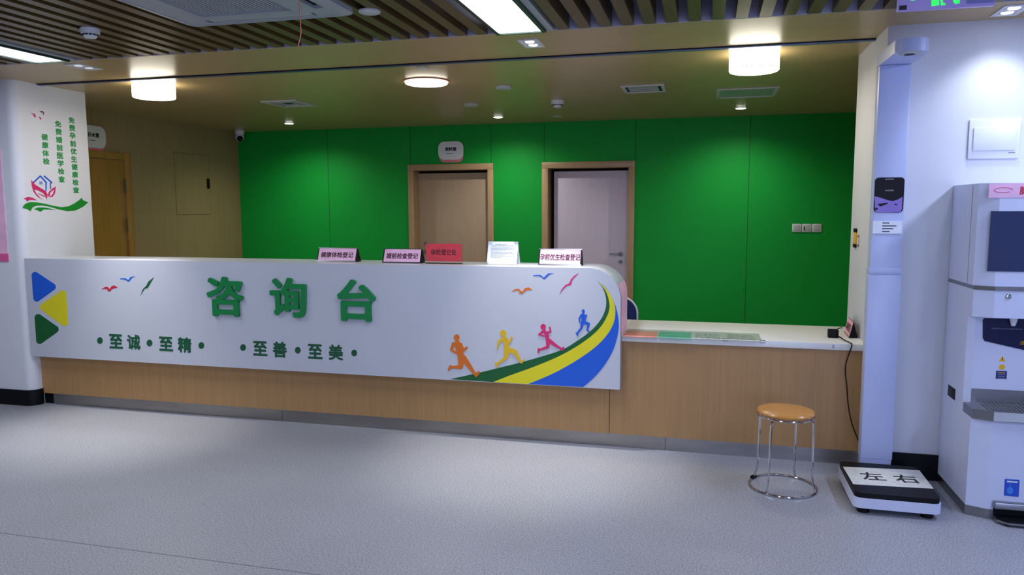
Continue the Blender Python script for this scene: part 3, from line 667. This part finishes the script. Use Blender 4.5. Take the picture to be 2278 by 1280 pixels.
def smoke(px, py, sc, label):
    c = U(px, py, 2, ZC); t = thing('smoke_detector', label, 'smoke detector', (c.x, c.y, ZC-.07*sc), 'smoke detectors')
    bm = bmesh.new(); lathe(bm, [(.062*sc, ZC), (.062*sc, ZC-.022*sc), (.058*sc, ZC-.034*sc)], (c.x, c.y, 0), 32); part('base', bm, whitep, t)
    bm = bmesh.new(); lathe(bm, [(.045*sc, ZC-.034*sc), (.044*sc, ZC-.05*sc), (.034*sc, ZC-.062*sc)], (c.x, c.y, 0), 32); part('head', bm, whitep, t)
    bm = bmesh.new()
    for k in range(12):
        a = 2*math.pi*(k+.5)/12; p = Vector((c.x+.0445*sc*math.cos(a), c.y+.0445*sc*math.sin(a), 0)); box(bm, (p.x-.007*sc, p.y-.007*sc, ZC-.047*sc), (p.x+.007*sc, p.y+.007*sc, ZC-.040*sc))
    part('slot', bm, black, t, smooth=False)
smoke(200, 64, .8, 'white smoke detector on the slat ceiling at the upper left')
smoke(1240, 224, 1.0, 'white smoke detector on the smooth ceiling near the green wall')
# red wire dangling from the slats
bm = bmesh.new()
tube(bm, catmull([tuple(U(x_, y_, 1, 3.1)) for x_, y_ in ((668, -14), (666.5, 10), (668, 45), (669, 75), (663, 103))], 6), .0022, 8)
tag(part('wire', bm, wirem), 'thin red wire dangling from the slat ceiling by the air conditioner', 'wire')
# air conditioner cassette
ax0, ax1, ay0, ay1, az = -2.66, -1.712, 2.60, 3.537, 2.50
ac = thing('air_conditioner', 'white square ceiling cassette air conditioner with dark grille', 'air conditioner', ((ax0+ax1)/2, (ay0+ay1)/2, az))
def ring(bm, a0, a1, b0, b1, wd, z0, z1):
    box(bm, (a0, b0, z0), (a1, b0+wd, z1)); box(bm, (a0, b1-wd, z0), (a1, b1, z1)); box(bm, (a0, b0+wd, z0), (a0+wd, b1-wd, z1)); box(bm, (a1-wd, b0+wd, z0), (a1, b1-wd, z1))
bm = bmesh.new()
outer = roundpoly([(ax0, ay0), (ax1, ay0), (ax1, ay1), (ax0, ay1)], .05, 6); inner = roundpoly([(ax0+.035, ay0+.035), (ax1-.035, ay0+.035), (ax1-.035, ay1-.035), (ax0+.035, ay1-.035)], .035, 6)
vo = [bm.verts.new((p[0], p[1], ZC-.001)) for p in outer]; vm = [bm.verts.new((p[0], p[1], az+.012)) for p in outer]; vi = [bm.verts.new((p[0], p[1], az)) for p in inner]
gx0, gx1, gy0, gy1 = ax0+.235, ax1-.235, ay0+.235, ay1-.235
N = len(outer)
for i in range(N):
    j = (i+1) % N; bm.faces.new((vo[i], vo[j], vm[j], vm[i])); bm.faces.new((vm[i], vm[j], vi[j], vi[i]))
gi = [bm.verts.new((p[0], p[1], az)) for p in roundpoly([(ax0+.055, ay0+.055), (ax1-.055, ay0+.055), (ax1-.055, ay1-.055), (ax0+.055, ay1-.055)], .03, 6)]
gu = [bm.verts.new((v.co.x, v.co.y, ZC-.001)) for v in gi]
for i in range(N):
    j = (i+1) % N; bm.faces.new((vi[i], vi[j], gi[j], gi[i])); bm.faces.new((gi[i], gi[j], gu[j], gu[i])); bm.faces.new((gu[i], gu[j], vo[j], vo[i]))
part('frame', bm, acw, ac)
GX0, GY0 = U(451, 40, 2, az).x, U(451, 40, 2, az).y; GX1 = U(647.6, 23.5, 2, az).x; GY1 = GY0; GYB = ay0+(ay1-GY0)
bm = bmesh.new()      # face plate with slots
s0, s1 = .075, .125
box(bm, (ax0+.055, ay0+.055, az+.002), (ax1-.055, GYB, ZC-.002)) if False else None
P('plate', acw, ac, [((ax0+.056, ay0+s1, az+.003), (GX0, ay1-s1, az+.02)), ((GX1, ay0+s1, az+.003), (ax1-s1, ay1-s1, az+.02)), ((GX0, GY0, az+.003), (GX1, ay1-s1, az+.02)), ((GX0, ay0+s1, az+.003), (GX1, GYB, az+.02)),
    ((ax0+.056, ay1-s0, az+.003), (ax1-.056, ay1-.056, az+.02)), ((ax0+.056, ay0+.056, az+.003), (ax1-.056, ay0+s0, az+.02)), ((ax1-s0, ay0+s0, az+.003), (ax1-.056, ay1-s0, az+.02)),
    ((ax1-s1, ay1-.19, az+.003), (ax1-s0, ay1-s1, az+.02)), ((ax0+.056, ay1-s1, az+.003), (ax0+.17, ay1-s0, az+.02)), ((ax1-.17, ay1-s1, az+.003), (ax1-s0, ay1-s0, az+.02))]); bm.free()
P('slot', black, ac, [((ax0+.06, ay0+.06, az+.022), (ax1-.06, ay1-.06, az+.034))])
P('flap', acw, ac, [((ax0+.19, ay1-s1+.002, az+.004), (ax1-.19, ay1-s0-.002, az+.012))], .002)
bm = bmesh.new(); k = 0; x = GX0+.004
while x < GX1-.010: box(bm, (x, GYB, az+.010), (x+.0105, GY0, az+.016)); x += .0195
part('grille', bm, acw, ac, smooth=False)

# ------------------------------------------------------------------ exit sign
t = thing('exit_sign', 'purple lit exit sign with green figures at the top right', 'exit sign', (.95, 3.6, 2.385))
b0 = U(1997, 26, 1, 3.6); b1 = U(2213, 8, 1, 3.6); ez = b0.z+.002
P('housing', purp, t, [((b0.x, 3.6, ez), (b1.x, 3.625, ez+.152))], .003)
P('hanger', steel, t, [((b0.x+.08, 3.61, ez+.15), (b0.x+.09, 3.616, ZC+.03)), ((b1.x-.09, 3.61, ez+.15), (b1.x-.08, 3.616, ZC+.03))])
P('indicator', M('maroon_window', (44, 14, 44)), t, [((b0.x+.005, 3.598, ez+.004), (b0.x+.034, 3.6, ez+.022))])
EX = (1, 3.6)
decal('exit_figure', [[(1100,-60),(1170,-60),(1190,-10),(1200,65),(1100,80)], [(1225,-10),(1245,5),(1240,30),(1275,45),(1278,62),(1225,70),(1215,45)], [(1205,-40),(1250,-40),(1235,15),(1205,15)],
    [(1380,-60),(1460,-60),(1458,40),(1400,50),(1376,20)], circ(860, -20, 50, 28)], EX, exg, t, tr=(1880, 0, 5.724))
text('lettering', '安全出口', ((b0.x+b1.x)/2, 3.6, ez+.105), (1, 0, 0), (0, 0, 1), .22, .052, exg, t, bold=.01, off=.0005)
P('label', M('pale_lilac_label', (140, 140, 205)), t, [((b1.x-.105, 3.598, ez+.012), (b1.x-.004, 3.6, ez+.05))])

# ------------------------------------------------------------------ electrical box on the right wall
t = thing('distribution_box', 'white wall box with a lidded cover above the water dispenser', 'electrical box', (1.485, YPR, 1.807))
bm = bmesh.new(); box(bm, (1.362, YPR-.012, 1.809), (1.607, YPR, 2.018), .003); part('frame', bm, whitep, t)
P('door', whitep, t, [((1.382, YPR-.02, 1.852), (1.585, YPR-.012, 1.974))], .003)
P('print', greyink, t, [((1.555, YPR-.0125, 1.836), (1.587, YPR-.012, 1.841))])

# ------------------------------------------------------------------ height and weight scale
YC = 4.5
sc = thing('height_scale', 'white height and weight measuring scale with column and black platform', 'measuring scale', (.96, 4.25, 0))
P('column', lav, sc, [((.885, YC, .03), (1.043, YC+.075, 2.312))], .006)
P('collar', lav, sc, [((.882, YC-.003, .13), (1.046, YC+.078, 1.183))], .004)
P('collar', lav, sc, [((.882, YC-.006, 1.183), (1.046, YC+.078, 1.215))], .002)
# head arm reaching over the platform
bm = bmesh.new(); cx, hw = .964, .079
pts = [Vector((cx-hw, YC+.075, 2.312)), Vector((cx-hw, 4.20, 2.312))]+[Vector((cx-hw*math.cos(a), 4.20-hw*math.sin(a), 2.312)) for a in [math.pi*i/12 for i in range(1, 12)]]+[Vector((cx+hw, 4.20, 2.312)), Vector((cx+hw, YC+.075, 2.312))]
prism(bm, pts, (0, 0, .062)); arm = part('sensor_arm', bm, lav, sc)
bm = bmesh.new(); lathe(bm, [(.055, 2.312), (.052, 2.306), (.044, 2.305)], (cx, 4.19, 0), 28); part('sensor_ring', bm, greyp, arm)
bm = bmesh.new(); lathe(bm, [(.026, 2.306), (.024, 2.303)], (cx-.006, 4.19, 0), 24); part('sensor', bm, black, arm)
# control panel on column
def colq(x0, x1, z0, z1, r_): return [Vector((x0+(p[0]), YC, z0+p[1])) for p in roundpoly([(0, 0), (x1-x0, 0), (x1-x0, z1-z0), (0, z1-z0)], r_, 5)]
bm = bmesh.new(); prism(bm, colq(.889, 1.036, 1.522, 1.712, .02), (0, -.005, 0)); dp = part('display', bm, black, sc)
bm = bmesh.new(); zz = lambda py: U(1975, py, 1, YC).z
lp = [(1945,437),(1958,440),(1972,445),(1985,448),(1997,444),(2007,438),(2006,466),(2002,472),(1950,473),(1946,468)]
prism(bm, [U(x_, y_, 1, YC)+Vector((0, -.0052, 0)) for x_, y_ in lp], (0, -.001, 0)); part('lower_panel', bm, lilac, dp, smooth=False)
bm = bmesh.new()
for shp in ([(1952,454),(1974,451),(1975,453),(1957,460)], circ(1949, 465, 3, 2.5, 10), [(1988,453),(1997,455),(1992,457)]): prism(bm, [U(x_, y_, 1, YC)+Vector((0, -.0064, 0)) for x_, y_ in shp], (0, -.0006, 0))
part('button', bm, black, dp, smooth=False)
for yy in (399, 424): text('print', '身高体重', U(1978, yy, 1, YC), (1, 0, 0), (0, 0, 1), .042, .008, greyp, dp, bold=0, off=.0052, t=.0005)
P('slip', paper, sc, [((.888, YC-.009, 1.407), (1.034, YC-.003, 1.476))])
bm = bmesh.new()
for i, L in enumerate((.035, .07, .055, .038)): box(bm, (.935, YC-.0096, 1.462-i*.0155), (.935+L, YC-.009, 1.467-i*.0155))
part('print', bm, ink, sc, smooth=False)
# platform
px0, px1, py0, py1 = .765, 1.16, 3.985, 4.475
bm = bmesh.new(); rp = [Vector((p[0], p[1], .034)) for p in roundpoly([(px0-.006, py0-.006), (px1+.006, py0-.006), (px1+.006, py1+.006), (px0-.006, py1+.006)], .04, 6)]; prism(bm, rp, (0, 0, .052)); part('platform_body', bm, lav2, sc)
bm = bmesh.new(); rp = [Vector((p[0], p[1], .086)) for p in roundpoly([(px0, py0), (px1, py0), (px1, py1), (px0, py1)], .035, 6)]; prism(bm, rp, (0, 0, .026)); pm = part('platform_mat', bm, black, sc)
bm = bmesh.new(); ca, sa = math.cos(-.04), math.sin(-.04)
q = [U(x_, y_, 2, .112) for x_, y_ in ((1875, 1039), (2045, 1047), (2077, 1088), (1898, 1078))]; prism(bm, q, (0, 0, .0008)); pf = part('foot_sheet', bm, M('worn_paper', (206, 208, 200), .6, var=.1, scale=30), sc, smooth=False)
ux = (q[1]-q[0]).normalized()
for s_, (x_, y_) in (('左', (1940, 1060)), ('右', (2015, 1066))):
    text('lettering', s_, U(x_, y_, 2, .1128), ux, (-ux.y, ux.x, 0), .115, .12, ink, pf, bold=.014, t=.0006)
for fx in (px0+.05, px1-.05):
    for fy in (py0+.05, py1-.05):
        bm = bmesh.new(); lathe(bm, [(.03, 0), (.03, .02), (.02, .034)], (fx, fy, 0), 20); part('foot', bm, black, sc)
P('column_base', whitep, sc, [((.89, 4.46, .03), (1.04, YC+.07, .075))], .004)

# ------------------------------------------------------------------ stool
st = thing('stool', 'round wooden stool with thin chrome legs before the counter', 'stool', (.447, 4.28, 0))
cx, cy = .447, 4.285
bm = bmesh.new(); lathe(bm, [(.10, .425), (.142, .428), (.150, .436), (.150, .443), (.143, .450), (.12, .4535), (.05, .455)], (cx, cy-.035, 0), 48); part('seat', bm, seatm, st)
bm = bmesh.new(); tube(bm, [(cx+.148*math.cos(a), cy-.035+.148*math.sin(a), .421) for a in [2*math.pi*i/48 for i in range(48)]], .005, 8, True); part('rim', bm, chrome, st)
bm = bmesh.new(); tube(bm, [(cx+.178*math.cos(a), cy+.178*math.sin(a), .0065) for a in [2*math.pi*i/56 for i in range(56)]], .0065, 8, True); part('floor_ring', bm, chrome, st)
for a in (math.radians(d) for d in (147, 236, 336, 62)):
    c_, s_ = math.cos(a), math.sin(a)
    bm = bmesh.new(); ty = cy-.035
    tube(bm, catmull([(cx+.120*c_, ty+.120*s_, .418), (cx+.142*c_, ty+.142*s_, .405), (cx+.150*c_, ty+.150*s_, .385), (cx+.152*c_, cy-.02+.152*s_, .25), (cx+.156*c_, cy-.01+.156*s_, .09), (cx+.168*c_, cy+.168*s_, .035), (cx+.177*c_, cy+.177*s_, .010)], 5), .006, 8)
    lg = part('leg', bm, chrome, st)
    if abs(math.degrees(a)-147) < 1:
        bm = bmesh.new(); tube(bm, [(cx+.178*math.cos(a+q_), cy+.178*math.sin(a+q_), .0115) for q_ in (-.10, -.05, 0, .05, .10)], .0115, 10); part('rubber_sleeve', bm, black, lg)

# ------------------------------------------------------------------ water dispenser
DX0, DX1, DYB = 1.306, 1.90, 4.597
wd = thing('water_dispenser', 'tall white water dispenser with dark screen and steel drip tray', 'water dispenser', (1.6, 4.3, 0))
def dbody(name, mat, yf, yc, z0, z1, parent=wd, x0=DX0, x1=DX1, cw=.082, yb=DYB, label=None):
    """plan outline with a chamfered front left and right corner"""
    pl = [Vector((x0, yb, z0)), Vector((x0, yc, z0)), Vector((x0+cw, yf, z0)), Vector((x1-cw, yf, z0)), Vector((x1, yc, z0)), Vector((x1, yb, z0))]
    bm = bmesh.new(); prism(bm, pl, (0, 0, z1-z0)); return part(name, bm, mat, parent, label, smooth=False)
dbody('head_cabinet', lav2, 4.165, 4.205, 1.158, 1.667)
dbody('steel_band', steel, 4.145, 4.185, 1.14, 1.160, x0=DX0-.001, x1=DX1+.001)
dbody('middle_cabinet', lav2, 4.15, 4.19, 1.003, 1.14)
dbody('niche_panel', lav2, 4.235, 4.25, .503, 1.003, cw=.03)
P('splash_plate', steel, wd, [((DX0+.032, 4.2335, .552), (DX1-.032, 4.235, .625))])
tr = dbody('drip_tray', steel, 4.06, 4.098, .503, .552, yb=4.234)
bm = bmesh.new()
for i in range(24):
    x_ = DX0+.07+i*.02; box(bm, (x_, 4.09, .552), (x_+.008, 4.22, .5545))
part('grate', bm, acg, tr, smooth=False)
P('front_plate', greyp, tr, [((DX0+.082, 4.057, .506), (DX1-.082, 4.06, .549))])
dbody('lower_cabinet', lav2, 4.08, 4.118, .05, .503)
dbody('plinth', steel, 4.078, 4.116, 0, .05, x0=DX0-.002, x1=DX1+.002)
P('side_seam', greyink, wd, [((DX0-.0012, 4.288, 1.165), (DX0, 4.291, 1.66))])
P('side_handle', black, wd, [((DX0-.002, 4.37, .525), (DX0, 4.49, .585))], .0008)
sr = P('screen', screen, wd, [((1.352, 4.161, 1.234), (1.85, 4.165, 1.53))]); P('banner', pinkl, wd, [((1.337, 4.162, 1.595), (1.86, 4.165, 1.665))])
bn = wd.children[-1]
text('lettering', '脚踏', (1.513, 4.162, 1.63), (1, 0, 0), (0, 0, 1), .085, .04, redink, bn, bold=.02)
bm = bmesh.new(); loop = [(1.40+.04*math.cos(a)*1.0, 4.1615, 1.632+.012*math.sin(a)) for a in [2*math.pi*i/24 for i in range(22)]]; tube(bm, loop, .0012, 6); part('emblem', bm, redink, bn)
bm = bmesh.new(); lathe(bm, [(.013, 0), (.013, -.004), (.009, -.006)], (1.447, 4.15, 1.112), 20, 'Y'); lk = part('lock', bm, chrome, wd)
bm = bmesh.new(); poly = [U(x_, y_, 1, 4.235) for x_, y_ in ((2190,708),(2186,712),(2186,752),(2190,759),(2278,779),(2340,786),(2340,709))]; prism(bm, poly, (0, -.003, 0)); pn = part('tap_panel', bm, navyp, wd)
bm = bmesh.new(); lathe(bm, [(.018, 1.003), (.017, .985), (.010, .960), (.009, .958)], (1.50, 4.215, 0), 20); part('nozzle', bm, whitep, wd)
text('print', '温馨提示请注意高温烫伤', U(2240, 732, 1, 4.232), (1, 0, 0), (0, 0, 1), .14, .006, greyink, pn, bold=0)
text('print', '注', U(2274, 763, 1, 4.232), (1, 0, 0), (0, 0, 1), .02, .02, yelm, pn, bold=0)
def stick(name, shp, mat, par=wd, y=4.235, t=.001): 
    bm = bmesh.new(); prism(bm, [U(x_, y_, 1, y) for x_, y_ in shp], (0, -t, 0)); return part(name, bm, mat, par, smooth=False)
ws = stick('warning_triangle', [(2222,804),(2230,792),(2237,805)], yelm); stick('mark', [(2229,796),(2231,796),(2230.7,802),(2229.3,802)], ink, ws, 4.234, .0006)
stick('round_sticker', circ(2229, 817, 7, 6), yelm)
w2 = stick('blue_sticker', [(2216,825),(2240,826),(2239,844),(2215,843)], M('sticker_navy', (36, 44, 110)))
for yy in (829, 833, 837, 841): stick('print', [(2220,yy),(2236,yy+.5),(2236,yy+2),(2220,yy+1.5)], yelm if yy < 830 else greyink, w2, 4.234, .0005)
fs = stick('foot_sticker', [(x_, y_) for x_, y_ in ((2236,1066),(2267,1068),(2268,1070),(2266,1105),(2264,1106),(2234,1103),(2233,1101),(2235,1067))], M('sticker_blue', (30, 78, 190)), wd, 4.08)
stick('print', [(2240,1070),(2264,1072),(2263.5,1075),(2240,1073.5)], whitep, fs, 4.079, .0006)
stick('footprint', circ(2247, 1092, 7, 8), M('sky_blue', (60, 130, 225)), fs, 4.079, .0006)
stick('footprint', circ(2247, 1081, 2, 2, 8), M('sky_blue_toe', (60, 130, 225)), fs, 4.079, .0006)
bm = bmesh.new(); pl = [Vector((p[0], p[1], .012)) for p in ((1.418, 4.078), (1.418, 4.02), (1.455, 3.985), (1.80, 3.985), (1.80, 4.078))]
prism(bm, pl, (0, 0, .01)); pd = part('pedal', bm, steel, wd)
bm = bmesh.new(); pl = [Vector((p[0], p[1], .022)) for p in ((1.43, 4.07), (1.43, 4.025), (1.46, 3.998), (1.79, 3.998), (1.79, 4.07))]; prism(bm, pl, (0, 0, .006)); part('pedal_pad', bm, black, pd)
P('pedal_hood', steel, wd, [((1.414, 4.045, .065), (1.80, 4.08, .098))], .004)
P('pedal_recess', black, wd, [((1.418, 4.0795-.003, .022), (1.80, 4.0795, .066))])
for fx in (1.46, 1.76): P('pedal_foot', black, wd, [((fx-.01, 4.0, 0), (fx+.01, 4.06, .012))])
